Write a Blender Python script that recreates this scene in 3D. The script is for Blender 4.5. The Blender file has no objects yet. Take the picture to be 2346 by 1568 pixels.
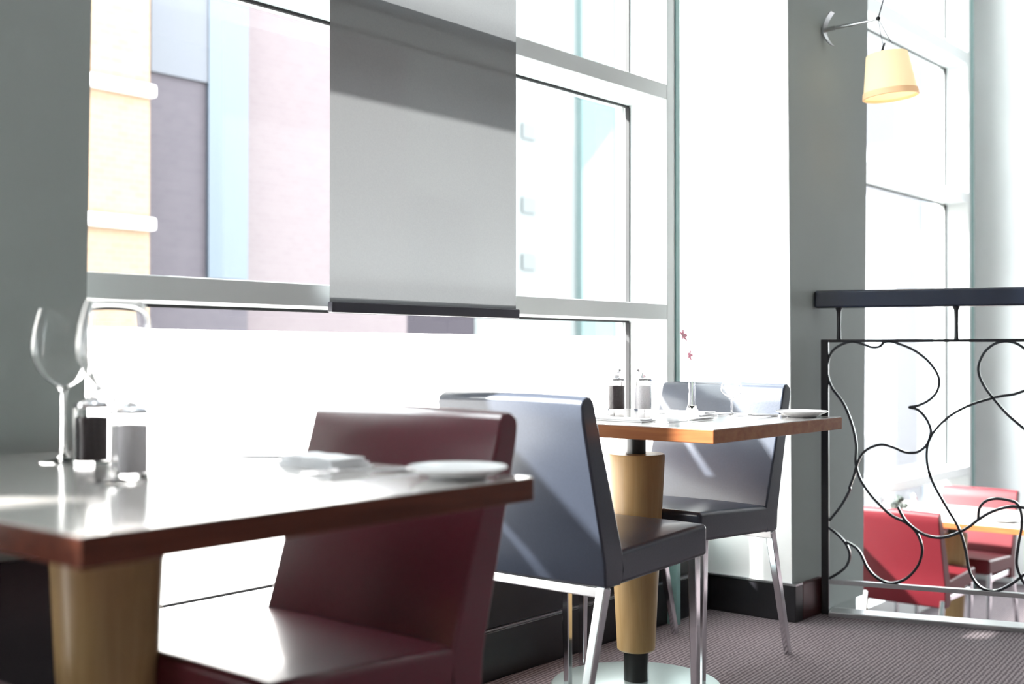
import bpy, bmesh, math, random
from mathutils import Vector, Matrix
random.seed(7)
S = bpy.context.scene
COL = S.collection

# ------------------------------------------------------------------ camera, world, sun, exposure
F, CX, HY, EYE = 2700.0, 1173.0, 805.0, 0.927      # focal length in pixels, horizon row, eye height
A = math.atan(2700/2262.0)                         # the window wall runs A away from the picture plane
ca, sa = math.cos(A), math.sin(A)
cam_d = bpy.data.cameras.new('camera'); cam = bpy.data.objects.new('camera', cam_d); COL.objects.link(cam)
cam.location = (0, 0, EYE)
pitch = math.atan((HY-784)/F)
fw = Vector((sa, ca, 0))
cam.rotation_euler = (math.pi/2+pitch, 0, math.atan2(-fw.x, fw.y))
cam_d.sensor_width = 36; cam_d.lens = F/2346*36
cam_d.clip_start = 0.05; cam_d.clip_end = 300
cam_d.dof.use_dof = True; cam_d.dof.focus_distance = 3.25; cam_d.dof.aperture_fstop = 2.6
S.camera = cam

w = bpy.data.worlds.new('world'); S.world = w; w.use_nodes = True
bg = w.node_tree.nodes['Background']; bg.inputs[0].default_value = (0.93, 0.98, 1.0, 1); bg.inputs[1].default_value = 4.6
sd = bpy.data.lights.new('sun', 'SUN'); sun = bpy.data.objects.new('sun', sd); COL.objects.link(sun)
sd.energy = 12.0; sd.angle = math.radians(2.0); sd.color = (1, 0.97, 0.92)
sun_from = Vector((-0.74, 1.0, 0.98)); sun.rotation_euler = sun_from.to_track_quat('Z', 'Y').to_euler()
vs = S.view_settings; vs.view_transform = 'Standard'; vs.look = 'None'; vs.exposure = 1.9; vs.gamma = 1; vs.use_curve_mapping = False

# ------------------------------------------------------------------ measuring helpers (metres; x along the window wall, y towards the window)
def room(X, Y): return (ca*X+sa*Y, -sa*X+ca*Y)
def on_v(px, v):
    t = (px-CX)/F; Y = v/(ca-sa*t); return room(t*Y, Y)[0]
def depth_v(px, v):
    t = (px-CX)/F; return v/(ca-sa*t)
def z_v(px, py, v): return EYE+(HY-py)*depth_v(px, v)/F

# ------------------------------------------------------------------ materials
MATS = {}
def mat(name, color, rough=0.5, metal=0, noise=0, nscale=20, bump=0, coat=0, spec=0.5, **kw):
    if name in MATS: return MATS[name]
    m = bpy.data.materials.new(name); m.use_nodes = True; nt = m.node_tree
    b = nt.nodes['Principled BSDF']
    b.inputs['Base Color'].default_value = (*color, 1); b.inputs['Roughness'].default_value = rough
    b.inputs['Metallic'].default_value = metal; b.inputs['Coat Weight'].default_value = coat
    b.inputs['Specular IOR Level'].default_value = spec
    for k, v in kw.items():
        b.inputs[k.replace('_', ' ')].default_value = v
    if noise or bump:
        tc = nt.nodes.new('ShaderNodeTexCoord'); n = nt.nodes.new('ShaderNodeTexNoise')
        n.inputs['Scale'].default_value = nscale; n.inputs['Detail'].default_value = 5
        nt.links.new(tc.outputs['Object'], n.inputs['Vector'])
        if noise:
            r = nt.nodes.new('ShaderNodeMixRGB'); r.blend_type = 'MIX'
            r.inputs[1].default_value = (*[c*(1-noise) for c in color], 1); r.inputs[2].default_value = (*[min(1, c*(1+noise)) for c in color], 1)
            nt.links.new(n.outputs['Fac'], r.inputs[0]); nt.links.new(r.outputs[0], b.inputs['Base Color'])
        if bump:
            bp = nt.nodes.new('ShaderNodeBump'); bp.inputs['Strength'].default_value = bump; bp.inputs['Distance'].default_value = 0.002
            nt.links.new(n.outputs['Fac'], bp.inputs['Height']); nt.links.new(bp.outputs[0], b.inputs['Normal'])
    MATS[name] = m; return m
def mat_wood(name, c1, c2, rough, scale, coat=0.0, axis=(1, 12, 12)):
    m = bpy.data.materials.new(name); m.use_nodes = True; nt = m.node_tree; b = nt.nodes['Principled BSDF']
    tc = nt.nodes.new('ShaderNodeTexCoord'); mp = nt.nodes.new('ShaderNodeMapping'); mp.inputs['Scale'].default_value = axis
    n = nt.nodes.new('ShaderNodeTexNoise'); n.inputs['Scale'].default_value = scale; n.inputs['Detail'].default_value = 8; n.inputs['Distortion'].default_value = 0.6
    r = nt.nodes.new('ShaderNodeValToRGB'); r.color_ramp.elements[0].position = 0.35; r.color_ramp.elements[1].position = 0.65
    r.color_ramp.elements[0].color = (*c1, 1); r.color_ramp.elements[1].color = (*c2, 1)
    nt.links.new(tc.outputs['Object'], mp.inputs[0]); nt.links.new(mp.outputs[0], n.inputs['Vector']); nt.links.new(n.outputs['Fac'], r.inputs[0])
    nt.links.new(r.outputs[0], b.inputs['Base Color']); b.inputs['Roughness'].default_value = rough; b.inputs['Coat Weight'].default_value = coat
    b.inputs['Coat Roughness'].default_value = 0.12; b.inputs['Specular IOR Level'].default_value = 0.5 if coat >= 1 else 0.2
    MATS[name] = m; return m
def mat_pane(name, tint, refl=0.08):
    m = bpy.data.materials.new(name); m.use_nodes = True; nt = m.node_tree; nt.nodes.clear()
    o = nt.nodes.new('ShaderNodeOutputMaterial'); t = nt.nodes.new('ShaderNodeBsdfTransparent'); g = nt.nodes.new('ShaderNodeBsdfGlossy')
    t.inputs[0].default_value = (*tint, 1); g.inputs['Roughness'].default_value = 0.02
    lw = nt.nodes.new('ShaderNodeLayerWeight'); lw.inputs[0].default_value = 0.5
    pw = nt.nodes.new('ShaderNodeMath'); pw.operation = 'POWER'; pw.inputs[1].default_value = 5.0
    fr = nt.nodes.new('ShaderNodeMath'); fr.operation = 'MULTIPLY_ADD'; fr.inputs[1].default_value = 0.6; fr.inputs[2].default_value = 0.04
    mx = nt.nodes.new('ShaderNodeMixShader')
    nt.links.new(lw.outputs['Facing'], pw.inputs[0]); nt.links.new(pw.outputs[0], fr.inputs[0]); nt.links.new(fr.outputs[0], mx.inputs[0]); nt.links.new(t.outputs[0], mx.inputs[1]); nt.links.new(g.outputs[0], mx.inputs[2]); nt.links.new(mx.outputs[0], o.inputs[0])
    MATS[name] = m; return m
def mat_film(name, color, trans_col, t_clear=0.0, f_trans=0.7, weave=0):
    m = bpy.data.materials.new(name); m.use_nodes = True; nt = m.node_tree; nt.nodes.clear()
    o = nt.nodes.new('ShaderNodeOutputMaterial'); d = nt.nodes.new('ShaderNodeBsdfDiffuse'); t = nt.nodes.new('ShaderNodeBsdfTranslucent'); c = nt.nodes.new('ShaderNodeBsdfTransparent')
    d.inputs[0].default_value = (*color, 1); t.inputs[0].default_value = (*trans_col, 1)
    m1 = nt.nodes.new('ShaderNodeMixShader'); m1.inputs[0].default_value = f_trans; m2 = nt.nodes.new('ShaderNodeMixShader'); m2.inputs[0].default_value = t_clear
    nt.links.new(d.outputs[0], m1.inputs[1]); nt.links.new(t.outputs[0], m1.inputs[2]); nt.links.new(m1.outputs[0], m2.inputs[1]); nt.links.new(c.outputs[0], m2.inputs[2]); nt.links.new(m2.outputs[0], o.inputs[0])
    if weave:
        tc = nt.nodes.new('ShaderNodeTexCoord'); n = nt.nodes.new('ShaderNodeTexNoise'); n.inputs['Scale'].default_value = 260; n.inputs['Detail'].default_value = 3
        r = nt.nodes.new('ShaderNodeMixRGB'); r.inputs[1].default_value = (*[x*(1-weave) for x in color], 1); r.inputs[2].default_value = (*[x*(1+weave) for x in color], 1)
        nt.links.new(tc.outputs['Object'], n.inputs['Vector']); nt.links.new(n.outputs['Fac'], r.inputs[0]); nt.links.new(r.outputs[0], d.inputs[0])
    MATS[name] = m; return m

M_maroon = mat('maroon_leather', (0.085, 0.010, 0.020), 0.34, bump=0.12, nscale=180, noise=0.12, coat=0.6, spec=0.35, Coat_Roughness=0.16)
M_slate = mat('slate_leather', (0.038, 0.045, 0.064), 0.30, bump=0.10, nscale=180, noise=0.12, coat=0.3, spec=0.3, Coat_Roughness=0.18)
M_red = mat('red_leather', (0.095, 0.007, 0.012), 0.45, bump=0.1, nscale=150, noise=0.1, spec=0.3)
M_chrome = mat('polished_steel', (0.72, 0.73, 0.76), 0.14, 1)
M_satin = mat('satin_steel', (0.80, 0.80, 0.82), 0.38, 0.9)
M_steel = mat('brushed_steel', (0.45, 0.46, 0.47), 0.32, 1)
M_iron = mat('black_iron', (0.010, 0.011, 0.014), 0.30, 0.2)
M_rail = mat('dark_blue_lacquer', (0.012, 0.018, 0.034), 0.22, 0, coat=0.4)
M_top = mat_wood('table_wood', (0.050, 0.012, 0.006), (0.080, 0.022, 0.011), 0.36, 5, 0.2, (1, 9, 14))
M_top2 = mat_wood('table_oak', (0.22, 0.070, 0.026), (0.29, 0.11, 0.040), 0.40, 5, 0.1, (9, 1, 14))
M_lam = mat_wood('pale_polished_surface', (0.50, 0.47, 0.45), (0.60, 0.57, 0.55), 0.2, 5, 1.0, (1, 9, 14))
M_cone = mat_wood('pale_maple', (0.33, 0.215, 0.095), (0.38, 0.26, 0.125), 0.42, 4, 0.1, (14, 14, 1))
M_grey = mat('grey_plaster', (0.345, 0.395, 0.385), 0.75, noise=0.05, nscale=5, bump=0.05)
M_white = mat('white_paint', (0.86, 0.88, 0.88), 0.5, noise=0.02, nscale=6)
M_frame = mat('white_aluminium', (0.72, 0.76, 0.76), 0.35)
M_teal = mat('grey_green_aluminium', (0.20, 0.36, 0.35), 0.4)
M_gasket = mat('black_rubber', (0.01, 0.01, 0.012), 0.6)
M_base = mat('black_skirting', (0.011, 0.011, 0.014), 0.32, noise=0.2, nscale=9)
M_base_reflect = mat('skirting_red_reflection', (0.05, 0.010, 0.012), 0.35, noise=0.2, nscale=9)  # maroon reflection on the skirting, put into its base colour
M_neck = mat('black_steel', (0.012, 0.014, 0.014), 0.35, 0.3)
M_disc = mat('frosted_steel_disc', (0.50, 0.60, 0.60), 0.30, 0.75)
M_china = mat('white_china', (0.85, 0.86, 0.88), 0.12)
M_linen = mat('white_linen', (0.82, 0.83, 0.86), 0.85, bump=0.3, nscale=220)
M_pepper = mat('peppercorns', (0.035, 0.026, 0.030), 0.7, noise=0.75, nscale=260, bump=1.0)
M_salt = mat('salt', (0.78, 0.76, 0.80), 0.8, noise=0.1, nscale=260, bump=0.6)
M_pane = mat_pane('clear_glass', (0.97, 0.985, 0.985))
M_frost = mat_film('frosted_film', (0.9, 0.9, 0.9), (0.95, 0.96, 0.97), 0.0, 0.93)
M_blind = mat_film('grey_screen_fabric', (0.23, 0.24, 0.25), (0.078, 0.080, 0.083), 0.02, 0.5, 0.10)
M_bbar = mat('charcoal_bar', (0.035, 0.035, 0.05), 0.4)
M_glass = mat('drinking_glass', (1, 1, 1), 0.0, Transmission_Weight=1.0, IOR=1.25)
M_pink = mat('pink_petal', (0.80, 0.35, 0.45), 0.6)
M_stem = mat('green_stem', (0.45, 0.58, 0.42), 0.5)
M_plaster_far = mat('room_plaster', (0.40, 0.40, 0.40), 0.8)

m = bpy.data.materials.new('carpet'); m.use_nodes = True; nt = m.node_tree; b = nt.nodes['Principled BSDF']
tc = nt.nodes.new('ShaderNodeTexCoord'); mp = nt.nodes.new('ShaderNodeMapping'); mp.inputs['Rotation'].default_value = (0, 0, math.radians(-6))
nt.links.new(tc.outputs['Object'], mp.inputs[0])
wv = nt.nodes.new('ShaderNodeTexWave'); wv.wave_type = 'BANDS'; wv.bands_direction = 'Y'; wv.inputs['Scale'].default_value = 24; wv.inputs['Distortion'].default_value = 2.2; wv.inputs['Detail'].default_value = 2; wv.inputs['Detail Scale'].default_value = 3
ns = nt.nodes.new('ShaderNodeTexNoise'); ns.inputs['Scale'].default_value = 130; ns.inputs['Detail'].default_value = 4
nt.links.new(mp.outputs[0], wv.inputs['Vector']); nt.links.new(mp.outputs[0], ns.inputs['Vector'])
mm = nt.nodes.new('ShaderNodeMath'); mm.operation = 'MULTIPLY_ADD'; mm.inputs[1].default_value = 0.42
nt.links.new(wv.outputs['Fac'], mm.inputs[0]); m2 = nt.nodes.new('ShaderNodeMath'); m2.operation = 'MULTIPLY'; m2.inputs[1].default_value = 0.5
nt.links.new(ns.outputs['Fac'], m2.inputs[0]); nt.links.new(m2.outputs[0], mm.inputs[2])
rp = nt.nodes.new('ShaderNodeValToRGB'); rp.color_ramp.elements[0].position = 0.22; rp.color_ramp.elements[1].position = 0.76
rp.color_ramp.elements[0].color = (0.050, 0.037, 0.043, 1); rp.color_ramp.elements[1].color = (0.215, 0.178, 0.192, 1)
nt.links.new(mm.outputs[0], rp.inputs[0]); nt.links.new(rp.outputs[0], b.inputs['Base Color']); b.inputs['Roughness'].default_value = 0.95
bp = nt.nodes.new('ShaderNodeBump'); bp.inputs['Strength'].default_value = 0.5; bp.inputs['Distance'].default_value = 0.004
nt.links.new(mm.outputs[0], bp.inputs['Height']); nt.links.new(bp.outputs[0], b.inputs['Normal'])
M_carpet = m

# brick / striped facades
def mat_brick(name, c1, c2, mortar, scale=5):
    m = bpy.data.materials.new(name); m.use_nodes = True; nt = m.node_tree; b = nt.nodes['Principled BSDF']
    tc = nt.nodes.new('ShaderNodeTexCoord'); sp = nt.nodes.new('ShaderNodeSeparateXYZ'); cb = nt.nodes.new('ShaderNodeCombineXYZ'); ad = nt.nodes.new('ShaderNodeMath')
    nt.links.new(tc.outputs['Object'], sp.inputs[0]); nt.links.new(sp.outputs['X'], ad.inputs[0]); nt.links.new(sp.outputs['Y'], ad.inputs[1]); nt.links.new(ad.outputs[0], cb.inputs['X']); nt.links.new(sp.outputs['Z'], cb.inputs['Y'])
    br = nt.nodes.new('ShaderNodeTexBrick'); br.inputs['Scale'].default_value = scale
    br.inputs['Color1'].default_value = (*c1, 1); br.inputs['Color2'].default_value = (*c2, 1); br.inputs['Mortar'].default_value = (*mortar, 1); br.inputs['Mortar Size'].default_value = 0.012
    nt.links.new(cb.outputs[0], br.inputs['Vector']); nt.links.new(br.outputs['Color'], b.inputs['Base Color']); b.inputs['Roughness'].default_value = 0.85
    MATS[name] = m; return m
M_cream = mat_brick('cream_orange_brick', (0.175, 0.110, 0.066), (0.19, 0.125, 0.080), (0.185, 0.137, 0.098))
M_stone = mat('white_stone', (0.60, 0.56, 0.54), 0.8)
M_purple = mat_brick('mauve_brick', (0.034, 0.027, 0.035), (0.040, 0.032, 0.040), (0.043, 0.038, 0.044))
M_bluegl = mat('blue_glazing', (0.040, 0.054, 0.073), 0.5)
M_pinkbr = mat_brick('rose_brick', (0.078, 0.058, 0.063), (0.084, 0.064, 0.068), (0.088, 0.073, 0.076))
M_greyb = mat('grey_render', (0.032, 0.028, 0.033), 0.8, spec=0.0)
M_paleb = mat('pale_render', (0.112, 0.118, 0.118), 0.8, spec=0.0)
M_cyan = mat('cyan_glazing', (0.068, 0.098, 0.098), 0.8, spec=0.0)
M_lav = mat('lavender_render', (0.080, 0.077, 0.082), 0.8, spec=0.0)
M_street = mat('pale_paving', (0.2, 0.2, 0.2), 0.9, noise=0.08, nscale=2)

# ------------------------------------------------------------------ mesh helpers
def obj(name, bm, m, parent=None, bevel=0, smooth=False, seg=2, ang=35):
    bmesh.ops.recalc_face_normals(bm, faces=bm.faces)
    me = bpy.data.meshes.new(name); bm.to_mesh(me); bm.free(); me.materials.append(m)
    o = bpy.data.objects.new(name, me); COL.objects.link(o)
    if parent: o.parent = parent
    if smooth or bevel:
        for p in me.polygons: p.use_smooth = True
    if bevel:
        md = o.modifiers.new('bevel', 'BEVEL'); md.width = bevel; md.segments = seg; md.limit_method = 'ANGLE'; md.angle_limit = math.radians(ang); md.harden_normals = True
    if smooth and not bevel:
        try: me.set_sharp_from_angle(angle=math.radians(40))
        except Exception: pass
    return o
def box(bm, x0, x1, y0, y1, z0, z1, mtx=None):
    vv = [Vector((x, y, z)) for x in (x0, x1) for y in (y0, y1) for z in (z0, z1)]
    if mtx: vv = [mtx @ v for v in vv]
    v = [bm.verts.new(p) for p in vv]
    for f in ((0, 1, 3, 2), (4, 6, 7, 5), (0, 4, 5, 1), (2, 3, 7, 6), (0, 2, 6, 4), (1, 5, 7, 3)): bm.faces.new([v[i] for i in f])
    return bm
def boxes(*L):
    bm = bmesh.new()
    for a in L: box(bm, *a)
    return bm
def lathe(bm, prof, n=40, c=(0, 0, 0), mtx=None):
    rings = []
    for r, z in prof:
        if r < 1e-6: pts = [Vector((c[0], c[1], c[2]+z))]
        else: pts = [Vector((c[0]+r*math.cos(2*math.pi*k/n), c[1]+r*math.sin(2*math.pi*k/n), c[2]+z)) for k in range(n)]
        if mtx: pts = [mtx @ p for p in pts]
        rings.append([bm.verts.new(p) for p in pts])
    for a, b_ in zip(rings, rings[1:]):
        for k in range(n):
            k2 = (k+1) % n
            if len(a) == 1 and len(b_) == 1: continue
            if len(a) == 1: bm.faces.new((a[0], b_[k], b_[k2]))
            elif len(b_) == 1: bm.faces.new((a[k], b_[0], a[k2]))
            else: bm.faces.new((a[k], b_[k], b_[k2], a[k2]))
    return bm
def bar(bm, p, q, w, h=None, up=Vector((0, 0, 1)), w2=None):
    p, q = Vector(p), Vector(q); d = (q-p).normalized(); h = h or w
    s = d.cross(up)
    if s.length < 1e-4: s = d.cross(Vector((1, 0, 0)))
    s.normalize(); t = s.cross(d).normalized(); k = (w2 or w)/w
    a = [bm.verts.new(p+s*i*w/2+t*j*h/2) for i, j in ((-1, -1), (1, -1), (1, 1), (-1, 1))]
    c = [bm.verts.new(q+s*i*w*k/2+t*j*h*k/2) for i, j in ((-1, -1), (1, -1), (1, 1), (-1, 1))]
    bm.faces.new(a[::-1]); bm.faces.new(c)
    for i in range(4): bm.faces.new((a[i], a[(i+1) % 4], c[(i+1) % 4], c[i]))
    return bm
def tube(bm, pts, r, n=10):
    pts = [Vector(p) for p in pts]; rings = []
    prev = None
    for i, p in enumerate(pts):
        d = (pts[min(i+1, len(pts)-1)]-pts[max(i-1, 0)]).normalized()
        s = prev if prev else (d.cross(Vector((0, 0, 1))) if abs(d.z) < 0.9 else d.cross(Vector((1, 0, 0))))
        s = (s - d*s.dot(d)).normalized(); prev = s; t = d.cross(s)
        rr = r[i] if isinstance(r, (list, tuple)) else r
        rings.append([bm.verts.new(p+(s*math.cos(2*math.pi*k/n)+t*math.sin(2*math.pi*k/n))*rr) for k in range(n)])
    for a, b_ in zip(rings, rings[1:]):
        for k in range(n): bm.faces.new((a[k], a[(k+1) % n], b_[(k+1) % n], b_[k]))
    bm.faces.new(rings[0][::-1]); bm.faces.new(rings[-1]); return bm
def spline(P, n=8):
    out = []
    for i in range(len(P)-1):
        p0 = P[max(i-1, 0)]; p1 = P[i]; p2 = P[i+1]; p3 = P[min(i+2, len(P)-1)]
        for k in range(n):
            t = k/n
            out.append(tuple(0.5*((2*b1)+(-a+c)*t+(2*a-5*b1+4*c-d)*t*t+(-a+3*b1-3*c+d)*t**3) for a, b1, c, d in zip(p0, p1, p2, p3)))
    out.append(tuple(P[-1])); return out
def prism(bm, prof, y0, y1, ny=1, f=None):
    """closed profile in x-z swept along y; f may move a point"""
    rings = []
    for j in range(ny+1):
        y = y0+(y1-y0)*j/ny
        rings.append([bm.verts.new(f(x, y, z) if f else (x, y, z)) for x, z in prof])
    n = len(prof)
    for a, b_ in zip(rings, rings[1:]):
        for k in range(n): bm.faces.new((a[k], a[(k+1) % n], b_[(k+1) % n], b_[k]))
    bm.faces.new(rings[0]); bm.faces.new(rings[-1][::-1]); return bm
def thing(name, label, cat, loc=(0, 0, 0), rz=0, group=None):
    o = bpy.data.objects.new(name, None); COL.objects.link(o); o.location = loc; o.rotation_euler = (0, 0, rz); o.empty_display_size = 0.1
    o['label'] = label; o['category'] = cat
    if group: o['group'] = group
    return o
def tag(o, label, cat, group=None):
    o['label'] = label; o['category'] = cat
    if group: o['group'] = group
    return o
def struct(name, bm, m, parent=None, **k):
    o = obj(name, bm, m, parent, **k)
    if not parent: o['kind'] = 'structure'
    return o
def copy_tree(o, parent=None):
    c = o.copy(); COL.objects.link(c); c.parent = parent
    for ch in [x for x in SRC_CHILDREN(o)]: copy_tree(ch, c)
    return c
def SRC_CHILDREN(o): return [x for x in list(COL.objects) if x.parent == o]
def again(src, label, loc, rz=0, group=None, scale=None):
    c = copy_tree(src); c.location = loc; c.rotation_euler = (0, 0, rz); c['label'] = label
    if group: c['group'] = group
    if scale: c.scale = scale
    return c

# ------------------------------------------------------------------ floors
LOW = -0.71
# railing line
RP = Vector((3.915, 1.815)); RD = Vector((0.19, -0.61)).normalized()
e2 = RP + RD*6.5; e0 = RP - RD*0.05
bm = bmesh.new()
poly = [(-3.2, -4.4), (e2.x, e2.y), (e0.x, e0.y), (4.0, 2.55), (-3.2, 2.55)]
top = [bm.verts.new((x, y, 0)) for x, y in poly]; bot = [bm.verts.new((x, y, -0.3)) for x, y in poly]
bm.faces.new(top); bm.faces.new(bot[::-1])
for i in range(5): bm.faces.new((top[i], bot[i], bot[(i+1) % 5], top[(i+1) % 5]))
struct('floor', bm, M_carpet)
struct('floor_lower', boxes((2.0, 11, -5, 3.1, LOW-0.2, LOW)), M_carpet)
# edge trim under the railing (steel channel and step nosing)
def rail_mtx(off=0):
    n = Vector((-RD.y, RD.x))          # towards +x
    return Matrix(((RD.x, n.x, 0, RP.x+n.x*off), (RD.y, n.y, 0, RP.y+n.y*off), (0, 0, 1, 0), (0, 0, 0, 1)))
RM = rail_mtx()
bm = bmesh.new(); box(bm, 0.0, 6.2, -0.045, 0.035, -0.02, 0.016, RM)
struct('trim_1', bm, M_steel, bevel=0.004)
bm = bmesh.new(); box(bm, 0.0, 6.2, 0.036, 0.070, -0.30, 0.010, RM)
struct('trim_2', bm, M_frame, bevel=0.004)

# ------------------------------------------------------------------ walls, columns
def tapered(x0, x1, y0, y1, z0, z1, dl, dr):
    bm = bmesh.new()
    p = [(x0, y0, z0), (x1, y0, z0), (x1, y1, z0), (x0, y1, z0), (x0-dl, y0, z1), (x1+dr, y0, z1), (x1+dr, y1, z1), (x0-dl, y1, z1)]
    v = [bm.verts.new(q) for q in p]
    for f in ((0, 3, 2, 1), (4, 5, 6, 7), (0, 1, 5, 4), (1, 2, 6, 5), (2, 3, 7, 6), (3, 0, 4, 7)): bm.faces.new([v[i] for i in f])
    return bm
HT = 3.7
LV = 2.95; LF = 2.79                       # glass line and frame front of the window beyond the pillar
CL = on_v(181, 2.0)
struct('wall_left', tapered(0.25, CL, 2.0, 2.5, 0, HT, 0.0, 0.055), M_grey)
PX0, PX1, PV = 3.72, 4.30, 1.86
struct('wall_pillar', tapered(PX0, PX1, PV, 2.42, 0, HT, 0.045, 0.09), M_grey)
struct('pillar_lit_face', tapered(PX0-0.006, PX0+0.0, PV+0.001, 2.42, 0, HT, 0.045, -0.045), M_white)  # window light on the pillar's side, painted on as a white slab
struct('wall_return', boxes((4.23, 4.30, 2.42, 3.06, LOW, HT)), M_cyan)
struct('wall_pillar_foot', boxes((PX0+0.02, PX1-0.02, PV+0.02, 2.5, LOW, 0.0)), M_grey)
struct('wall_back', boxes((-3.4, 11, -4.6, -4.4, LOW, HT)), M_plaster_far)
struct('wall_end_unseen', boxes((10.8, 11, -4.4, 3.1, LOW, 0.1), (10.8, 11, -4.4, 3.1, 2.9, HT), (10.8, 11, -4.4, 0.3, 0.1, 2.9), (10.8, 11, 2.2, 3.1, 0.1, 2.9)), M_plaster_far)  # opening added in this unseen wall to light the pillar and railing
struct('wall_rear', boxes((-3.4, -3.2, -4.4, 2.6, LOW, HT)), M_plaster_far)
struct('ceiling', boxes((-3.4, 11, -4.6, 3.1, HT, HT+0.15)), M_white)
# skirting: black steps below the window, around the pillar
BV = 2.172
struct('baseboard_window', boxes((CL, 3.69, BV, 2.32, 0, 0.137), (CL, 3.69, BV+0.018, 2.32, 0.142, 0.29)), M_base, bevel=0.003)
struct('trim_3', boxes((CL, 3.69, BV+0.008, 2.31, 0.137, 0.142)), M_steel)
struct('trim_4', boxes((CL, 3.40, BV+0.05, 2.34, 0.29, 0.315)), M_frame, bevel=0.003)
struct('dark_panel_left', boxes((0.235, CL+0.004, 1.985, 2.0, 0, 0.56)), M_base)  # dark panel over the lower part of the left column
struct('baseboard_pillar', boxes((PX0-0.018, PX0+0.04, PV-0.018, 2.5, 0, 0.125)), M_base, bevel=0.003)
struct('baseboard_right', boxes((PX0+0.04, on_v(1886, PV-0.018), PV-0.018, PV+0.03, 0, 0.125)), M_base_reflect, bevel=0.003)
struct('trim_5', boxes((PX0-0.022, PX0+0.03, PV-0.022, 2.5, 0.125, 0.132)), M_steel)

# ------------------------------------------------------------------ windows
GV = 2.30; FV = 2.14                       # glass line and front of the frames
JX = on_v(1438, GV)
def transom(bm, x0, x1, zb, zt): box(bm, x0, x1, FV, GV+0.05, zb, zt)
bm = bmesh.new()
x0 = CL-0.05
transom(bm, x0, JX, 1.772, 1.825); transom(bm, x0, JX, 1.032, 1.085); transom(bm, x0, JX, 2.62, 2.68); transom(bm, x0, JX, 3.42, HT)
box(bm, JX, JX+0.05, FV, GV+0.05, 0.262, HT); box(bm, x0-0.1, x0, FV, GV+0.05, 0.262, HT)
win = struct('window_1', bm, M_frame, bevel=0.003)
# thin black gaskets where glass meets frame
g = []
gz = 0.007
for zb in (1.772, 1.032): g.append((x0, JX, GV-0.006, GV+0.004, zb-gz, zb))
g.append((x0, JX, GV-0.006, GV+0.004, 0.352, 0.358))
for (a, b_) in ((0.36, 1.025), (1.085, 1.765), (1.825, 2.62)): g.append((JX-0.008, JX, GV-0.012, GV+0.004, a, b_)); None
struct('gasket', boxes(*g), M_gasket, win)
struct('glass_pane', boxes((x0, JX, GV+0.015, GV+0.021, 1.825, 2.62)), M_pane, win)
struct('glass_pane', boxes((x0, JX, GV+0.015, GV+0.021, 1.085, 1.772)), M_pane, win)
struct('glass_pane', boxes((x0, JX, GV+0.015, GV+0.021, 0.977, 1.032)), M_pane, win)
struct('glass_pane', boxes((x0, JX, GV+0.015, GV+0.021, 2.68, 3.42)), M_pane, win)
bm = bmesh.new(); v = [bm.verts.new(p) for p in ((x0, GV+0.012, 0.262), (JX, GV+0.012, 0.262), (JX, GV+0.012, 0.977), (x0, GV+0.012, 0.977))]; bm.faces.new(v)
struct('frosted_pane', bm, M_frost, win)
struct('trim_6', boxes((JX+0.05, JX+0.075, FV-0.004, GV+0.05, 0.0, HT)), M_teal)
struct('wall_window', boxes((JX+0.075, PX0+0.01, GV+0.05, GV+0.12, 0.0, 0.14), (JX+0.075, PX0+0.01, GV+0.05, GV+0.12, HT-0.1, HT)), M_white)
bm = bmesh.new(); v = [bm.verts.new(p) for p in ((JX+0.07, GV+0.08, 0.14), (PX0+0.01, GV+0.08, 0.14), (PX0+0.01, GV+0.08, HT-0.1), (JX+0.07, GV+0.08, HT-0.1))]; bm.faces.new(v)
struct('added_light_pane', bm, M_frost)  # frosted pane added in the gap to brighten the pillar's side
# window beyond the pillar, running down to the lower floor
bm = bmesh.new(); xs = PX1-0.02; J2 = on_v(2166, LV)
zu, zl = z_v(2140, 142, LV), z_v(2140, 462, LV)
for zb, zt in ((zu, zu+0.09), (zl, zl+0.07), (0.08, 0.14), (LOW, -0.55), (HT-0.05, HT)): box(bm, xs, J2, LF, LV+0.05, zb, zt)
box(bm, J2, J2+0.05, LF, LV+0.05, LOW, HT)
win2 = struct('window_2', bm, M_frame, bevel=0.003)
struct('trim_7', boxes((J2+0.05, J2+0.10, LF-0.006, LV+0.05, LOW, HT)), M_teal)
g = []
for zb in (zu, zl, 0.08): g.append((xs, J2, LV-0.006, LV+0.004, zb-0.012, zb))
for a, b_ in ((0.14, zl), (zl+0.07, zu), (zu+0.09, HT-0.05)): g.append((J2-0.012, J2, LV-0.012, LV+0.004, a, b_))
struct('gasket', boxes(*g), M_gasket, win2)
for a, b_ in ((-0.55, 0.08), (0.14, zl), (zl+0.07, zu), (zu+0.09, HT-0.05)):
    struct('glass_pane', boxes((xs, J2, LV+0.015, LV+0.021, a, b_)), M_pane, win2)
struct('wall_window_lower', boxes((J2+0.10, 8.65, LV+0.03, LV+0.12, LOW, HT)), M_white)
struct('wall_pillar_lower', boxes((8.656, 9.25, 2.45, 3.1, LOW, HT)), M_grey)
struct('pillar_lower_lit_face', boxes((8.65, 8.656, 2.45, 3.1, LOW, HT)), M_white)  # brightness of the lower pillar's window side, painted as a white sheet
bm = bmesh.new(); box(bm, 9.25, 9.3, LF, LV+0.05, LOW, HT); box(bm, 9.3, 10.8, LF, LV+0.05, zl, zl+0.07); win4 = struct('window_4', bm, M_frame)
struct('glass_pane', boxes((9.3, 10.8, LV+0.015, LV+0.021, LOW, HT)), M_pane, win4)
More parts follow.
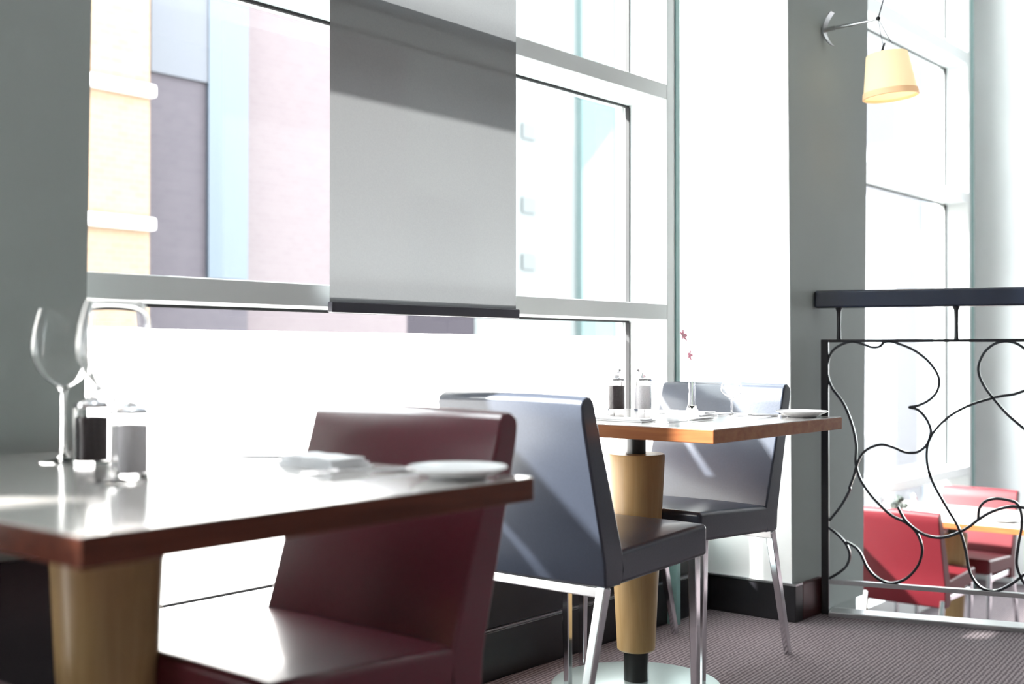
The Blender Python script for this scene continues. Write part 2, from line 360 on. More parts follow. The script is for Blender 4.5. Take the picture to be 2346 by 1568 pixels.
# window behind the left column (out of frame, lights the room)
bm = bmesh.new()
for zb, zt in ((1.772, 1.825), (1.032, 1.085), (2.62, 2.68), (3.42, HT)): transom(bm, -3.2, 0.25, zb, zt)
box(bm, -1.5, -1.45, FV, GV+0.05, 0.26, HT)
win3 = struct('window_unseen', bm, M_frame)
struct('glass_pane', boxes((-3.2, 0.25, GV+0.015, GV+0.021, 0.977, 3.42)), M_pane, win3)
bm = bmesh.new(); v = [bm.verts.new(p) for p in ((-3.2, GV+0.012, 0.262), (0.25, GV+0.012, 0.262), (0.25, GV+0.012, 0.977), (-3.2, GV+0.012, 0.977))]; bm.faces.new(v)
struct('frosted_pane', bm, M_frost, win3)
struct('baseboard_rear', boxes((-3.2, 0.25, BV, 2.32, 0, 0.262)), M_base)

# ------------------------------------------------------------------ roller blind
bl = thing('roller_blind', 'grey screen roller blind hanging in front of the large window', 'blind', (0, 0, 0))
bx0, bx1 = on_v(755, 2.11), on_v(1182, 2.11)
bm = bmesh.new(); v = [bm.verts.new(p) for p in ((bx0, 2.11, 1.04), (bx1, 2.11, 1.04), (bx1, 2.11, 3.14), (bx0, 2.11, 3.14))]; bm.faces.new(v)
bf = obj('fabric', bm, M_blind, bl)
obj('bottom_bar', boxes((bx0, bx1+0.006, 2.100, 2.118, 1.018, 1.044)), M_bbar, bl, bevel=0.003)
bm = bmesh.new(); lathe(bm, [(0, 0), (0.03, 0), (0.03, bx1-bx0), (0, bx1-bx0)], 24, mtx=Matrix.Translation((bx0, 2.11, 3.16)) @ Matrix.Rotation(math.pi/2, 4, 'Y'))
obj('roller', bm, M_steel, bl, smooth=True)

# ------------------------------------------------------------------ chairs
def make_chair(name, label, leather, loc, rz, W=0.435, top=0.827, side_rails=False, group='leather dining chairs', x1=0.445, low=0.0):
    t = thing(name, label, 'chair', loc, rz, group)
    h = W/2
    # backrest: rounded profile, faces +x, leans towards -x at the top
    prof = [(0.000, 0.400), (0.005, 0.392), (0.060, 0.392), (0.078, 0.42), (0.070, 0.47), (0.052, 0.54), (0.022, 0.66), (-0.008, 0.770), (-0.018, top-0.014), (-0.028, top-0.002), (-0.044, top), (-0.060, top-0.008), (-0.066, top-0.022), (-0.062, 0.77), (-0.042, 0.66), (-0.020, 0.54), (-0.004, 0.45)]
    if low: prof = [(x, z-low if z < 0.43 else z) for x, z in prof]
    prof = [(x-0.026*max(0, (z-0.45)/0.38), z) for x, z in prof]
    def bulge(x, y, z):
        k = 1-(y/h)**2; 
        return (x+(0.006*k if x > -0.046*max(0, (z-0.45)/0.38)-0.005 and z > 0.5 else -0.003*k), y, z+(0.004*k if z > 0.79 else 0))
    bm = bmesh.new(); prism(bm, prof, -h, h, 10, bulge)
    obj('backrest', bm, leather, t, bevel=0.006, seg=3, ang=60)
    # seat cushion
    bm = bmesh.new(); nx, ny = 10, 10; x0_, x1_ = 0.055, x1
    grid = {}
    for i in range(nx+1):
        for j in range(ny+1):
            x = x0_+(x1_-x0_)*i/nx; y = -h+W*j/ny
            cr = 0.010*(1-(2*i/nx-1)**4)*(1-(2*j/ny-1)**4)
            grid[i, j, 1] = bm.verts.new((x, y, 0.470+cr+0.020*i/nx)); grid[i, j, 0] = bm.verts.new((x, y, 0.392+0.018*i/nx))
    for i in range(nx):
        for j in range(ny):
            bm.faces.new([grid[a, b_, 1] for a, b_ in ((i, j), (i+1, j), (i+1, j+1), (i, j+1))])
            bm.faces.new([grid[a, b_, 0] for a, b_ in ((i, j), (i, j+1), (i+1, j+1), (i+1, j))])
    for i in range(nx):
        for j in (0, ny): bm.faces.new([grid[i, j, 0], grid[i+1, j, 0], grid[i+1, j, 1], grid[i, j, 1]])
    for j in range(ny):
        for i in (0, nx): bm.faces.new([grid[i, j, 0], grid[i, j+1, 0], grid[i, j+1, 1], grid[i, j, 1]])
    obj('seat', bm, leather, t, bevel=0.012, seg=4, ang=50)
    hw = h-0.016
    for s in (-1, 1):
        bm = bmesh.new(); bar(bm, (0.016, s*hw, 0.391), (-0.098, s*hw, 0.0), 0.026, 0.024, up=Vector((0, 1, 0)), w2=0.020)
        obj('leg', bm, M_chrome, t, bevel=0.003)
        bm = bmesh.new(); bar(bm, (x1-0.04, s*hw, 0.412), (x1-0.033, s*hw, 0.0), 0.024, 0.024, up=Vector((0, 1, 0)), w2=0.018)
        obj('leg', bm, M_chrome, t, bevel=0.003)
    bm = bmesh.new(); box(bm, 0.004, 0.028, -hw-0.01, hw+0.01, 0.368, 0.391)
    obj('rear_rail', bm, M_satin, t, bevel=0.003)
    if side_rails:
        for s in (-1, 1):
            bm = bmesh.new(); box(bm, 0.02, 0.41, s*(hw+0.0)-0.008, s*(hw)+0.008, 0.362, 0.391); obj('side_rail', bm, M_chrome, t, bevel=0.003)
    return t
chA = make_chair('dining_chair', 'slate grey leather dining chair with its back to the camera, left of the far table', M_slate, (2.165, 1.757, 0), 0)
chB = again(chA, 'slate grey leather dining chair facing the camera behind the far table, beside the pillar', (3.215, 1.875, 0), math.pi)
chM = make_chair('dining_chair', 'maroon leather dining chair facing the camera at the near table', M_maroon, (1.402, 1.462, 0), math.pi, W=0.455, x1=0.425)
chL = again(chM, 'maroon leather dining chair with only its seat edge showing at the bottom left corner', (0.345, 1.52, 0), 0)

# ------------------------------------------------------------------ tables
TT, TH = 0.75, 0.033
def make_table(label, x0, x1, y0, y1, px, py, wood, name='pedestal_table', base=0.0, group='pedestal tables'):
    t = thing(name, label, 'table', (px, py, base), 0, group)
    obj('tabletop', boxes((x0-px, x1-px, y0-py, y1-py, TT-TH, TT-0.0015)), wood, t, bevel=0.002)
    obj('table_surface', boxes((x0-px+0.001, x1-px-0.001, y0-py+0.001, y1-py-0.001, TT-0.0015, TT)), M_lam, t, bevel=0.0007)
    bm = bmesh.new(); lathe(bm, [(0, 0.640), (0.027, 0.640), (0.027, 0.708), (0.09, 0.709), (0.09, TT-TH), (0, TT-TH)], 32); obj('neck', bm, M_neck, t, smooth=True)
    bm = bmesh.new(); lathe(bm, [(0, 0.105), (0.047, 0.105), (0.052, 0.110), (0.0795, 0.640), (0.077, 0.645), (0, 0.645)], 56); obj('pedestal', bm, M_cone, t, smooth=True)
    bm = bmesh.new(); lathe(bm, [(0, 0.02), (0.034, 0.02), (0.034, 0.105), (0, 0.105)], 32); obj('foot_collar', bm, M_neck, t, smooth=True)
    bm = bmesh.new(); lathe(bm, [(0, 0.0), (0.232, 0.0), (0.236, 0.006), (0.230, 0.013), (0.10, 0.022), (0, 0.024)], 72); obj('base', bm, M_disc, t, smooth=True)
    return t
T1 = make_table('near wooden pedestal table with dark red-brown edge, blurred in the foreground', 0.600, 1.290, 1.04, 1.955, 0.930, 1.540, M_top)
T2 = make_table('far wooden pedestal table with orange-brown edge standing by the pillar', 2.332, 3.010, 1.36, 2.262, 2.71, 1.825, M_top2)

# ------------------------------------------------------------------ mills
def make_mill(name, label, filling, fname, loc, rz):
    t = thing(name, label, 'mill', loc, rz, 'salt and pepper mills')
    bm = bmesh.new(); lathe(bm, [(0, 0), (0.0255, 0), (0.027, 0.003), (0.027, 0.088), (0.0245, 0.088), (0.0245, 0.006), (0, 0.006)], 40); obj('jar', bm, M_glass, t, smooth=True)
    bm = bmesh.new(); lathe(bm, [(0, 0.0065), (0.0242, 0.0065), (0.0242, 0.074), (0, 0.076)], 40); obj(fname, bm, filling, t, smooth=True)
    bm = bmesh.new(); lathe(bm, [(0, 0.0885), (0.028, 0.0885), (0.029, 0.092), (0.028, 0.096), (0.012, 0.100), (0.009, 0.106), (0, 0.107)], 40); cap = obj('cap', bm, M_chrome, t, smooth=True)
    bm = bmesh.new(); tube(bm, [(0, 0, 0.105), (0.0, 0, 0.111), (0.012, 0, 0.114), (0.024, 0, 0.112)], 0.0022); obj('crank', bm, M_chrome, cap, smooth=True)
    bm = bmesh.new(); bmesh.ops.create_uvsphere(bm, u_segments=16, v_segments=10, radius=0.006, matrix=Matrix.Translation((0.024, 0, 0.119))); obj('knob', bm, M_chrome, cap, smooth=True)
    return t
pm = make_mill('pepper_mill', 'clear pepper mill full of dark peppercorns on the near table', M_pepper, 'peppercorns', (0.993, 1.690, TT), 0.6)
sm = make_mill('salt_mill', 'clear salt mill full of white salt on the near table', M_salt, 'salt', (0.925, 1.475, TT), 2.0)
again(pm, 'clear pepper mill full of dark peppercorns on the far table', (2.880, 2.010, TT), 0.2)
again(sm, 'clear salt mill full of white salt on the far table', (2.930, 1.950, TT), 1.2)

# ------------------------------------------------------------------ wine glasses
def make_glass(label, loc, rz=0):
    t = thing('wine_glass', label, 'glass', loc, rz, 'empty wine glasses on the tables')
    outer = [(0.004, 0.118), (0.012, 0.121), (0.026, 0.131), (0.040, 0.148), (0.0485, 0.170), (0.0495, 0.188), (0.046, 0.212), (0.040, 0.238), (0.0375, 0.245)]
    inner = [(r-0.0013 if r > 0.01 else 0, z+0.001) for r, z in outer][::-1]
    inner = [(0.0362, 0.245)] + inner[1:-1] + [(0, 0.1195)]
    bm = bmesh.new(); lathe(bm, [(0, 0.117)]+outer+inner, 48); obj('bowl', bm, M_glass, t, smooth=True)
    bm = bmesh.new(); lathe(bm, [(0, 0.006), (0.009, 0.007), (0.005, 0.014), (0.0035, 0.03), (0.0032, 0.09), (0.0045, 0.112), (0.008, 0.1165), (0, 0.1168)], 24); obj('stem', bm, M_glass, t, smooth=True)
    bm = bmesh.new(); lathe(bm, [(0, 0), (0.036, 0), (0.0365, 0.0015), (0.020, 0.0035), (0.009, 0.0058), (0, 0.006)], 48); obj('foot', bm, M_glass, t, smooth=True)
    return t
wg = make_glass('empty wine glass leftmost on the near table, seen against the grey wall', (0.984, 1.760, TT))
again(wg, 'empty wine glass on the near table beside the salt mill, seen against the bright window', (0.872, 1.428, TT))
again(wg, 'small empty wine glass behind the plate on the far table', (2.945, 1.66, TT), 0, None, (0.62, 0.62, 0.38))

# ------------------------------------------------------------------ plates, napkins, cutlery
def make_plate(label, loc, r=0.07):
    bm = bmesh.new(); k = r/0.07
    lathe(bm, [(0, 0.0), (0.038*k, 0.0), (0.042*k, 0.003), (0.066*k, 0.013), (0.070*k, 0.0155), (0.069*k, 0.017), (0.064*k, 0.015), (0.042*k, 0.0065), (0, 0.005)], 56)
    o = obj('side_plate', bm, M_china, None, smooth=True); o.location = loc; tag(o, label, 'plate', 'white side plates'); return o
make_plate('white side plate on the right corner of the near table', (1.212, 1.115, TT))
make_plate('white side plate on the right corner of the far table', (2.935, 1.440, TT))
def make_napkin(label, loc, rz, L=0.17, W=0.07, layers=3, fold=0.006):
    t = bmesh.new()
    for k in range(layers):
        z = 0.0005+k*fold
        nx, ny = 10, 5; g = {}
        for i in range(nx+1):
            for j in range(ny+1):
                x = (i/nx-0.5)*(L-0.012*k)+0.002*math.sin(j+k); y = (j/ny-0.5)*(W-0.006*k)
                wv_ = 0.0012*math.sin(i*1.3+k*2)*math.cos(j+k)
                g[i, j, 0] = t.verts.new((x, y, z)); g[i, j, 1] = t.verts.new((x, y, z+fold*0.8+wv_))
        for i in range(nx):
            for j in range(ny):
                t.faces.new([g[a, b_, 1] for a, b_ in ((i, j), (i+1, j), (i+1, j+1), (i, j+1))]); t.faces.new([g[a, b_, 0] for a, b_ in ((i, j), (i, j+1), (i+1, j+1), (i+1, j))])
        for i in range(nx):
            for j in (0, ny): t.faces.new([g[i, j, 0], g[i+1, j, 0], g[i+1, j, 1], g[i, j, 1]])
        for j in range(ny):
            for i in (0, nx): t.faces.new([g[i, j, 0], g[i, j+1, 0], g[i, j+1, 1], g[i, j, 1]])
    o = obj('napkin', t, M_linen, None, smooth=True); o.location = loc; o.rotation_euler = (0, 0, rz); tag(o, label, 'napkin', 'folded napkins on the tables'); return o
make_napkin('folded white napkin on the near table in front of the maroon backrest', (1.195, 1.375, TT), 1.45, 0.15, 0.075)
make_napkin('folded white napkin on the left side of the far table', (2.475, 1.71, TT), 1.5, 0.17, 0.06, 2, 0.004)
make_napkin('folded white napkin at the back of the far table', (2.87, 1.76, TT), 1.5, 0.17, 0.06, 2, 0.004)
def make_knife(label, loc, rz):
    t = thing('table_knife', label, 'knife', loc, rz, 'table knives')
    bm = bmesh.new(); tube(bm, [(-0.11, 0, 0.004), (-0.08, 0, 0.0045), (-0.03, 0, 0.004), (-0.005, 0, 0.0035)], [0.003, 0.004, 0.0036, 0.0024], 10); obj('handle', bm, M_chrome, t, smooth=True)
    bm = bmesh.new()
    pr = [(-0.005, -0.003), (0.02, -0.008), (0.085, -0.009), (0.105, -0.003), (0.108, 0.004), (0.1, 0.006), (-0.005, 0.004)]
    a = [bm.verts.new((x, y, 0.002)) for x, y in pr]; b2 = [bm.verts.new((x, y, 0.0034)) for x, y in pr]
    bm.faces.new(a[::-1]); bm.faces.new(b2)
    for i in range(len(pr)): bm.faces.new((a[i], a[(i+1) % 7], b2[(i+1) % 7], b2[i]))
    obj('blade', bm, M_chrome, t); return t
def make_fork(label, loc, rz):
    t = thing('table_fork', label, 'fork', loc, rz, 'table forks')
    bm = bmesh.new(); tube(bm, [(-0.10, 0, 0.003), (-0.06, 0, 0.004), (0.0, 0, 0.006), (0.03, 0, 0.009)], [0.004, 0.0032, 0.002, 0.002], 10); obj('handle', bm, M_chrome, t, smooth=True)
    bm = bmesh.new(); box(bm, 0.028, 0.045, -0.010, 0.010, 0.0075, 0.0092)
    for y in (-0.0085, -0.003, 0.003, 0.0085): box(bm, 0.045, 0.088, y-0.0013, y+0.0013, 0.006, 0.0078)
    obj('tines', bm, M_chrome, t); return t
kn = make_knife('silver table knife lying near the window side of the near table', (1.185, 1.60, TT), 2.1)
fk = make_fork('silver table fork beside the napkin on the near table', (1.15, 1.25, TT), 2.9)
again(kn, 'silver table knife at the left edge of the far table', (2.56, 1.56, TT), math.pi)
again(fk, 'silver table fork at the left edge of the far table', (2.50, 1.84, TT), 0.0)
again(kn, 'silver table knife between the napkin and the small glass on the far table', (2.84, 1.645, TT), 0.1)
again(fk, 'silver table fork beside the side plate on the far table', (2.82, 1.52, TT), 3.0)

# orchid in a slim vase
ov = thing('orchid_vase', 'slim glass vase with a faint pink orchid stem on the far table', 'flower', (2.955, 1.795, TT))
bm = bmesh.new(); lathe(bm, [(0, 0), (0.018, 0), (0.019, 0.003), (0.012, 0.02), (0.009, 0.06), (0.010, 0.085), (0.0085, 0.085), (0.0075, 0.06), (0.010, 0.02), (0, 0.008)], 28); obj('vase', bm, M_glass, ov, smooth=True)
bm = bmesh.new(); tube(bm, [(0, 0, 0.012), (0.001, 0, 0.09), (-0.004, 0.004, 0.15), (-0.012, 0.014, 0.20), (-0.018, 0.020, 0.225)], 0.0014, 8); obj('stem', bm, M_stem, ov, smooth=True)
def petals(c, r, n, tilt):
    bm = bmesh.new()
    for k in range(n):
        a = 2*math.pi*k/n
        R = Matrix.Translation(c) @ Matrix.Rotation(tilt, 4, 'X') @ Matrix.Rotation(a, 4, 'Z')
        pts = [(0, 0, 0), (r*0.4, -r*0.28, r*0.08), (r*0.85, -r*0.18, r*0.18), (r, 0, r*0.2), (r*0.85, r*0.18, r*0.18), (r*0.4, r*0.28, r*0.08)]
        lo = [bm.verts.new(R @ Vector(p)) for p in pts]; hi = [bm.verts.new(R @ (Vector(p)+Vector((0, 0, 0.001)))) for p in pts]
        bm.faces.new(lo[::-1]); bm.faces.new(hi)
        for i in range(6): bm.faces.new((lo[i], lo[(i+1) % 6], hi[(i+1) % 6], hi[i]))
    return bm
obj('blossom', petals((-0.018, 0.020, 0.222), 0.019, 5, 1.2), M_pink, ov)
obj('blossom', petals((-0.006, 0.006, 0.165), 0.015, 5, 1.5), M_pink, ov)

# ------------------------------------------------------------------ railing
RN = Vector((-RD.y, RD.x, 0))
def on_rail(px, py):
    t = (px-CX)/F
    d = Vector(room(t, 1.0))                     # direction in room axes per unit depth
    # cam + Y d = RP + s RD
    det = d.x*(-RD.y)+RD.x*d.y
    Y = (RP.x*(-RD.y)+RD.x*RP.y)/det
    s = (d.x*Y-RP.x)/RD.x
    return s, EYE+(HY-py)*Y/F
rl = thing('iron_railing', 'black wrought iron railing with curling scrolls and thick dark handrail', 'railing', (RP.x, RP.y, 0), math.atan2(RD.y, RD.x))
s_post = on_rail(1890, 1000)[0]; s_mid = on_rail(2352, 900)[0]; s_end = 2*s_mid-s_post
def rbox(*a): bm = bmesh.new(); box(bm, *a); return bm
s_h = on_rail(1868, 690)[0]
obj('handrail', rbox(s_h, s_end+0.04, -0.034, 0.034, 1.078, 1.141), M_rail, rl, bevel=0.010, seg=3)
obj('top_bar', rbox(s_post, s_end, -0.010, 0.010, 0.958, 0.968), M_iron, rl, bevel=0.001)
obj('bottom_bar', rbox(s_post, s_end, -0.012, 0.012, 0.106, 0.122), M_steel, rl, bevel=0.002)
for s in (s_post, s_end):
    obj('post', rbox(s-0.013, s+0.013, -0.013, 0.013, -0.01, 0.968), M_iron, rl, bevel=0.002)
for px in (1922, 2191):
    s = on_rail(px, 740)[0]
    for q in (s, 2*s_mid-s):
        bm = bmesh.new(); lathe(bm, [(0, 0.966), (0.009, 0.966), (0.0075, 0.972), (0.0068, 1.02), (0.0075, 1.066), (0.013, 1.0785), (0, 1.0785)], 16, c=(q, 0, 0)); obj('spindle', bm, M_iron, rl, smooth=True)
Z5 = lambda L: [(1780+x*.3189, 620+y*.3189) for x, y in L]
Z6 = lambda L: [(1780+x*.3304, 1050+y*.3304) for x, y in L]
curves = [
 Z5([(770,515),(735,548),(680,552),(620,530),(540,512),(460,535),(400,580),(368,650),(362,740),(395,840),(480,960),(540,1110),(568,1250),(565,1380),(590,1480),(640,1568)]) +
 Z6([(680,290),(790,395),(890,445),(965,515),(1003,620),(985,720),(930,800),(860,850),(770,865),(680,820),(620,750),(580,665),(540,615),(475,578)]),
 Z5([(740,548),(785,512),(860,522),(980,570),(1080,645),(1145,730),(1166,805),(1140,885),(1080,940),(1010,972),(950,983),(1010,1000),(1065,1055),(1100,1125),(1102,1180),(1070,1258),(1005,1305),(920,1305),(840,1272),(750,1250),(660,1278),(605,1328),(572,1400),(550,1480),(520,1560)]) +
 Z6([(505,215),(445,325),(362,432)]),
 Z6([(350,475),(420,530),(480,600),(502,670),(482,740),(430,790),(360,832)]),
 Z5([(1790,860),(1700,890),(1600,905),(1500,930),(1380,970),(1250,1040),(1150,1130),(1092,1220),(1075,1300),(1080,1400),(1110,1500)]) +
 Z6([(1048,90),(1100,210),(1180,350),(1255,480),(1300,620),(1330,780),(1385,875),(1455,915),(1530,915),(1620,870),(1713,800)]),
 Z5([(1790,570),(1720,525),(1640,510),(1560,530),(1490,590),(1450,680),(1455,760),(1500,850),(1570,940),(1660,1040),(1790,1150)]),
 Z6([(835,335),(880,420),(940,480),(1020,530),(1120,550),(1220,530),(1320,480),(1400,420),(1500,365),(1620,335),(1725,345)]),
 Z6([(1392,420),(1400,350),(1440,300),(1510,280),(1600,290),(1662,315),(1690,380),(1692,480),(1670,600),(1658,740),(1700,850),(1730,880)]),
]
def ribbon(P):
    bm = bmesh.new(); n = len(P); rings = []
    for i in range(n):
        a, b_ = P[max(0, i-1)], P[min(n-1, i+1)]
        d = Vector((b_[0]-a[0], b_[1]-a[1])); d.normalize(); q = Vector((-d.y, d.x))*0.0042
        s, z = P[i]
        rings.append([bm.verts.new(c) for c in ((s+q.x, -0.010, z+q.y), (s+q.x, 0.010, z+q.y), (s-q.x, 0.010, z-q.y), (s-q.x, -0.010, z-q.y))])
    for a, b_ in zip(rings, rings[1:]):
        for k in range(4): bm.faces.new((a[k], a[(k+1) % 4], b_[(k+1) % 4], b_[k]))
    bm.faces.new(rings[0][::-1]); bm.faces.new(rings[-1]); return bm
M_scroll = mat('scroll_iron', (0.045, 0.05, 0.056), 0.25, 0.75)
for c in curves:
    P = spline([on_rail(*p) for p in c], 6)
    P = [(s, max(0.118, min(z, 0.960))) for s, z in P]
    for mir in (0, 1):
        Q = [(2*s_mid-s, z) for s, z in P] if mir else P
        obj('scroll', ribbon(Q), M_scroll, rl, bevel=0.001, seg=1, ang=60)

# ------------------------------------------------------------------ wall lamp
ax = on_v(1886, PV); az = z_v(1897, 74, PV)
lp = thing('wall_lamp', 'wall lamp with glowing cream shade on a steel arm fixed to the grey pillar', 'lamp', (ax, PV, az))
bm = bmesh.new()
# curved wall plate (a dished strip standing off at its ends)
rings = []
for k in range(13):
    t = -1+k/6; y = -0.004-0.030*t*t; z = t*0.060
    rings.append([bm.verts.new(q) for q in ((-0.016, y, z), (0.016, y, z), (0.016, y-0.005, z), (-0.016, y-0.005, z))])
for a, b_ in zip(rings, rings[1:]):
    for k in range(4): bm.faces.new((a[k], a[(k+1) % 4], b_[(k+1) % 4], b_[k]))
bm.faces.new(rings[0][::-1]); bm.faces.new(rings[-1])
obj('wall_plate', bm, M_steel, lp, smooth=True)
bm = bmesh.new(); tube(bm, [(0, 0.0, 0), (0, -0.05, 0.002), (0, -0.05, 0.002), (0, -0.12, 0.002), (0, -0.205, 0.004)], [0.008, 0.008, 0.006, 0.006, 0.0035], 14); obj('arm', bm, M_steel, lp, smooth=True)
bm = bmesh.new(); bmesh.ops.create_uvsphere(bm, u_segments=16, v_segments=10, radius=0.008, matrix=Matrix.Translation((0, -0.207, 0.006))); obj('pivot', bm, M_iron, lp, smooth=True)
# shade hangs on thin wires below the arm end
sc = Vector((0.014, -0.232, -0.118))
tilt = Matrix.Translation(sc) @ Matrix.Rotation(math.radians(5), 4, Vector((ca, -sa, 0)).cross(Vector((0, 0, 1)))) 
bm = bmesh.new(); tube(bm, [(0, -0.207, 0.006), (0.005, -0.216, -0.06), (0.012, -0.222, -0.095)], 0.0012, 6); tube(bm, [(0, -0.207, 0.006), (0.010, -0.232, -0.05), (0.018, -0.25, -0.085)], 0.0012, 6); obj('suspension_wire', bm, M_iron, lp, smooth=True)
bm = bmesh.new(); tube(bm, [(0, -0.207, 0.006), (0.005, -0.23, 0.09), (0.015, -0.26, 0.30)], 0.0022, 6); obj('cable', bm, M_iron, lp, smooth=True)
m = bpy.data.materials.new('glowing_parchment'); m.use_nodes = True; b = m.node_tree.nodes['Principled BSDF']
b.inputs['Base Color'].default_value = (0.55, 0.43, 0.27, 1); b.inputs['Roughness'].default_value = 0.7
b.inputs['Emission Color'].default_value = (1.0, 0.76, 0.44, 1); b.inputs['Emission Strength'].default_value = 0.22
bm = bmesh.new(); lathe(bm, [(0.066, 0.0), (0.0705, -0.004), (0.092, -0.150), (0.0905, -0.150), (0.069, -0.005)], 48, mtx=tilt); shade = obj('lamp_shade', bm, m, lp, smooth=True)
bm = bmesh.new(); lathe(bm, [(0.0, 0.001), (0.066, 0.0), (0.066, -0.003), (0, -0.002)], 48, mtx=tilt); obj('shade_top', bm, m, shade, smooth=True)
bm = bmesh.new()
for q in ((-0.035, 0.0), (0.022, 0.028)):
    tube(bm, [tilt @ Vector((q[0], q[1], -0.004)), tilt @ Vector((q[0]*0.8, q[1]*0.8, 0.022)), tilt @ Vector((q[0]*0.3, q[1]*0.3, 0.034))], 0.0035, 8)
obj('clip', bm, M_iron, shade, smooth=True)
bm = bmesh.new(); lathe(bm, [(0.0885, -0.132), (0.0925, -0.132), (0.0955, -0.152), (0.0905, -0.154), (0.0885, -0.132)], 48, mtx=tilt)
obj('shade_rim', bm, mat('rim_parchment', (0.60, 0.42, 0.25), 0.6, Emission_Color=(1, .6, .3, 1), Emission_Strength=0.12), shade, smooth=True)
bm = bmesh.new(); bmesh.ops.create_uvsphere(bm, u_segments=20, v_segments=12, radius=0.028, matrix=tilt @ Matrix.Translation((0, 0, -0.07)))
obj('bulb', bm, mat('bulb_glow', (1, 0.9, 0.7), 0.4, Emission_Color=(1, .8, .5, 1), Emission_Strength=3.0), lp, smooth=True)

# ------------------------------------------------------------------ lower level: table and two red chairs
chC = make_chair('dining_chair', 'red leather chair with its back to the camera on the lower level behind the railing', M_red, (5.955, 2.36, LOW), 0, side_rails=True, group='red chairs on the lower level', low=0.055)
chD = again(chC, 'red leather chair facing the camera across the lower table', (7.07, 2.36, LOW), math.pi)
T3 = make_table('wooden pedestal table with orange edge on the lower level, mostly hidden by the railing', 6.14, 6.84, 1.78, 2.74, 6.5, 2.3, M_top2, base=LOW)
T3.location.z = LOW
zt = LOW+TT
gb = thing('glass_bowl', 'round glass bowl with a dark centrepiece inside on the lower table beyond the railing', 'bowl', (6.30, 2.52, zt))
bm = bmesh.new(); lathe(bm, [(0, 0), (0.045, 0), (0.085, 0.035), (0.095, 0.075), (0.085, 0.11), (0.0825, 0.11), (0.092, 0.075), (0.082, 0.037), (0.043, 0.004), (0, 0.004)], 40); obj('bowl', bm, M_glass, gb, smooth=True)
bm = bmesh.new()
for k in range(16):
    a = k*2.4; r = 0.006+0.0022*k
    bmesh.ops.create_icosphere(bm, subdivisions=2, radius=0.016, matrix=Matrix.Translation((r*math.cos(a), r*math.sin(a), 0.022+0.004*(k % 4)+(0.05 if k < 6 else 0.012))))
tube(bm, [(0, 0, 0.006), (0, 0, 0.05), (0, 0, 0.09)], [0.012, 0.008, 0.006])
obj('dark_centrepiece', bm, mat('dark_green_foliage', (0.02, 0.03, 0.025), 0.6, noise=0.5, nscale=60), gb, smooth=True)
make_plate('white side plate on the lower table beyond the railing', (6.36, 1.98, zt), 0.09)

# ------------------------------------------------------------------ outside
struct('ground', boxes((-30, 90, 3.2, 60, -4.2, -4.0)), M_street)
def bld(name, label, cat, x0, x1, v0, depth, z1, m, group=None, z0=-4.0):
    t = thing(name, label, cat, (0, 0, 0)); obj('wall', boxes((x0, x1, v0, v0+depth, z0, z1)), m, t); return t
VB = 8.0
u1 = on_v(342, VB)
t = bld('brick_building', 'cream and orange building with white stone bands outside the window, leftmost', 'building', -6, u1, VB, 4, 5.0, M_cream)
for z in (z_v(270, 508, VB), z_v(270, 196, VB), z_v(270, 196, VB)+1.03, z_v(270, 508, VB)-1.03):
    obj('stone_band', boxes((-6, u1+0.03, VB-0.06, VB+0.3, z-0.05, z+0.05)), M_stone, t, bevel=0.02)
VM = 8.6
t = bld('mauve_building', 'mauve brick building with a tall blue glazed strip outside the window', 'building', on_v(300, VM), on_v(567, VM), VM, 4, 5.4, M_purple)
obj('glazed_strip', boxes((on_v(476, VM-0.03), on_v(566, VM-0.03), VM-0.04, VM, z_v(520, 640, VM), 5.4)), M_bluegl, t)
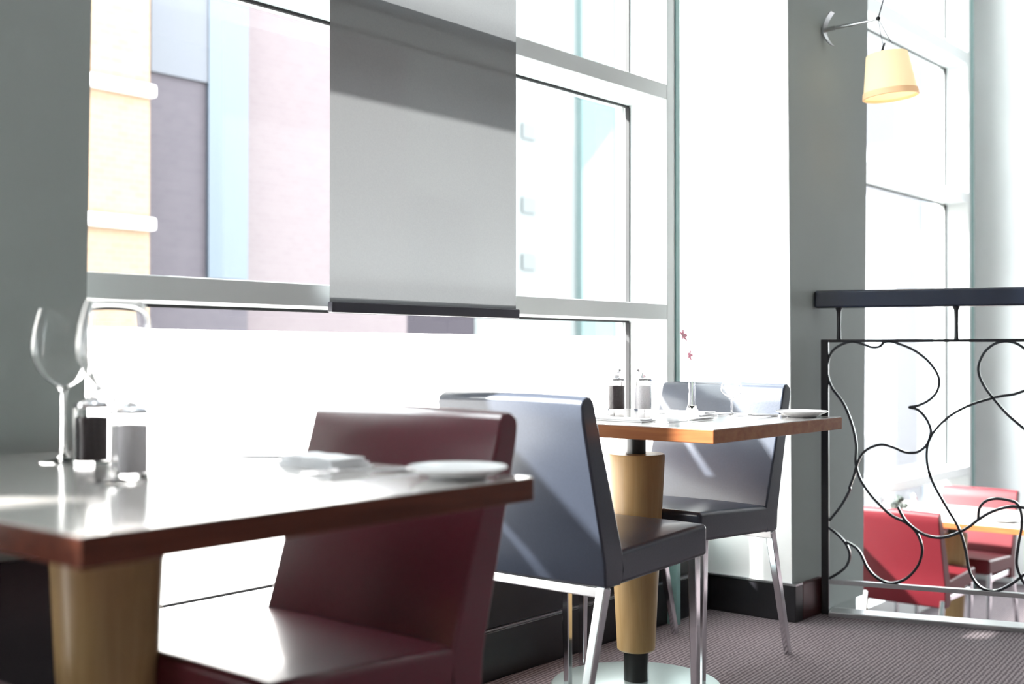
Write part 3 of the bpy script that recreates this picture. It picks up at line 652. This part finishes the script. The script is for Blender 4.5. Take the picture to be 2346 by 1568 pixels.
zb = z_v(400, 175, VM); obj('upper_panel', boxes((on_v(340, VM), on_v(476, VM-0.02), VM-0.03, VM, zb, 5.4)), mat('grey_mauve_panel', (0.046, 0.048, 0.060), 0.6), t)
VP_ = 9.0
t = bld('rose_building', 'pale rose brick building outside the window left of the blind', 'building', on_v(567, VP_), on_v(932, VP_), VP_, 4, 5.9, M_pinkbr)
t = bld('grey_building', 'low grey rendered building outside, glimpsed under the blind', 'building', on_v(932, 12), on_v(1086, 12), 12, 6, 3.2, M_greyb)
VD = 12.0
t = bld('pale_building', 'very pale building with a cyan glazed strip outside, right of the blind', 'building', on_v(1088, VD+0.1), on_v(1500, VD), VD+0.1, 8, 16, M_paleb)
obj('glazed_strip', boxes((on_v(1330, VD), on_v(1402, VD), VD-0.03, VD+0.1, -4, 16)), M_cyan, t)
for y in (300, 470, 600):
    obj('window', boxes((on_v(1205, VD), on_v(1235, VD), VD+0.06, VD+0.1, z_v(1220, y, VD)-0.12, z_v(1220, y, VD)+0.12)), mat('pale_grey_glazing', (0.092, 0.097, 0.098), 0.8, spec=0.0), t)
VB = 9.5
t = bld('lavender_building', 'pale lavender building outside beyond the pillar', 'building', on_v(1900, VB), on_v(2122, VB), VB, 6, 16, M_lav)
obj('glazed_strip', boxes((on_v(2112, VB), on_v(2150, VB), VB-0.02, VB+4, -4, 16)), M_bluegl, t)

# ------------------------------------------------------------------ labels of parts that look different from the rest of their thing
PL = {'leg': 'polished steel leg', 'rear_rail': 'steel rail under the backrest', 'side_rail': 'steel rail under the seat', 'table_surface': 'pale shiny table surface', 'pedestal': 'tapered pale wooden column',
      'neck': 'black steel neck', 'foot_collar': 'black steel collar', 'base': 'round frosted steel base plate', 'bottom_bar': None, 'handrail': 'thick dark blue-black handrail',
      'peppercorns': 'dark peppercorns', 'salt': 'white salt', 'cap': 'shiny metal cap', 'stone_band': 'white stone band', 'glazed_strip': 'tall glazed strip', 'blossom': 'pink blossom', 'lamp_shade': 'glowing cream shade'}
for o in list(COL.objects):
    if o.parent and o.parent.get('kind') != 'structure':
        q = PL.get(o.name.split('.')[0])
        if q: o['label'] = q
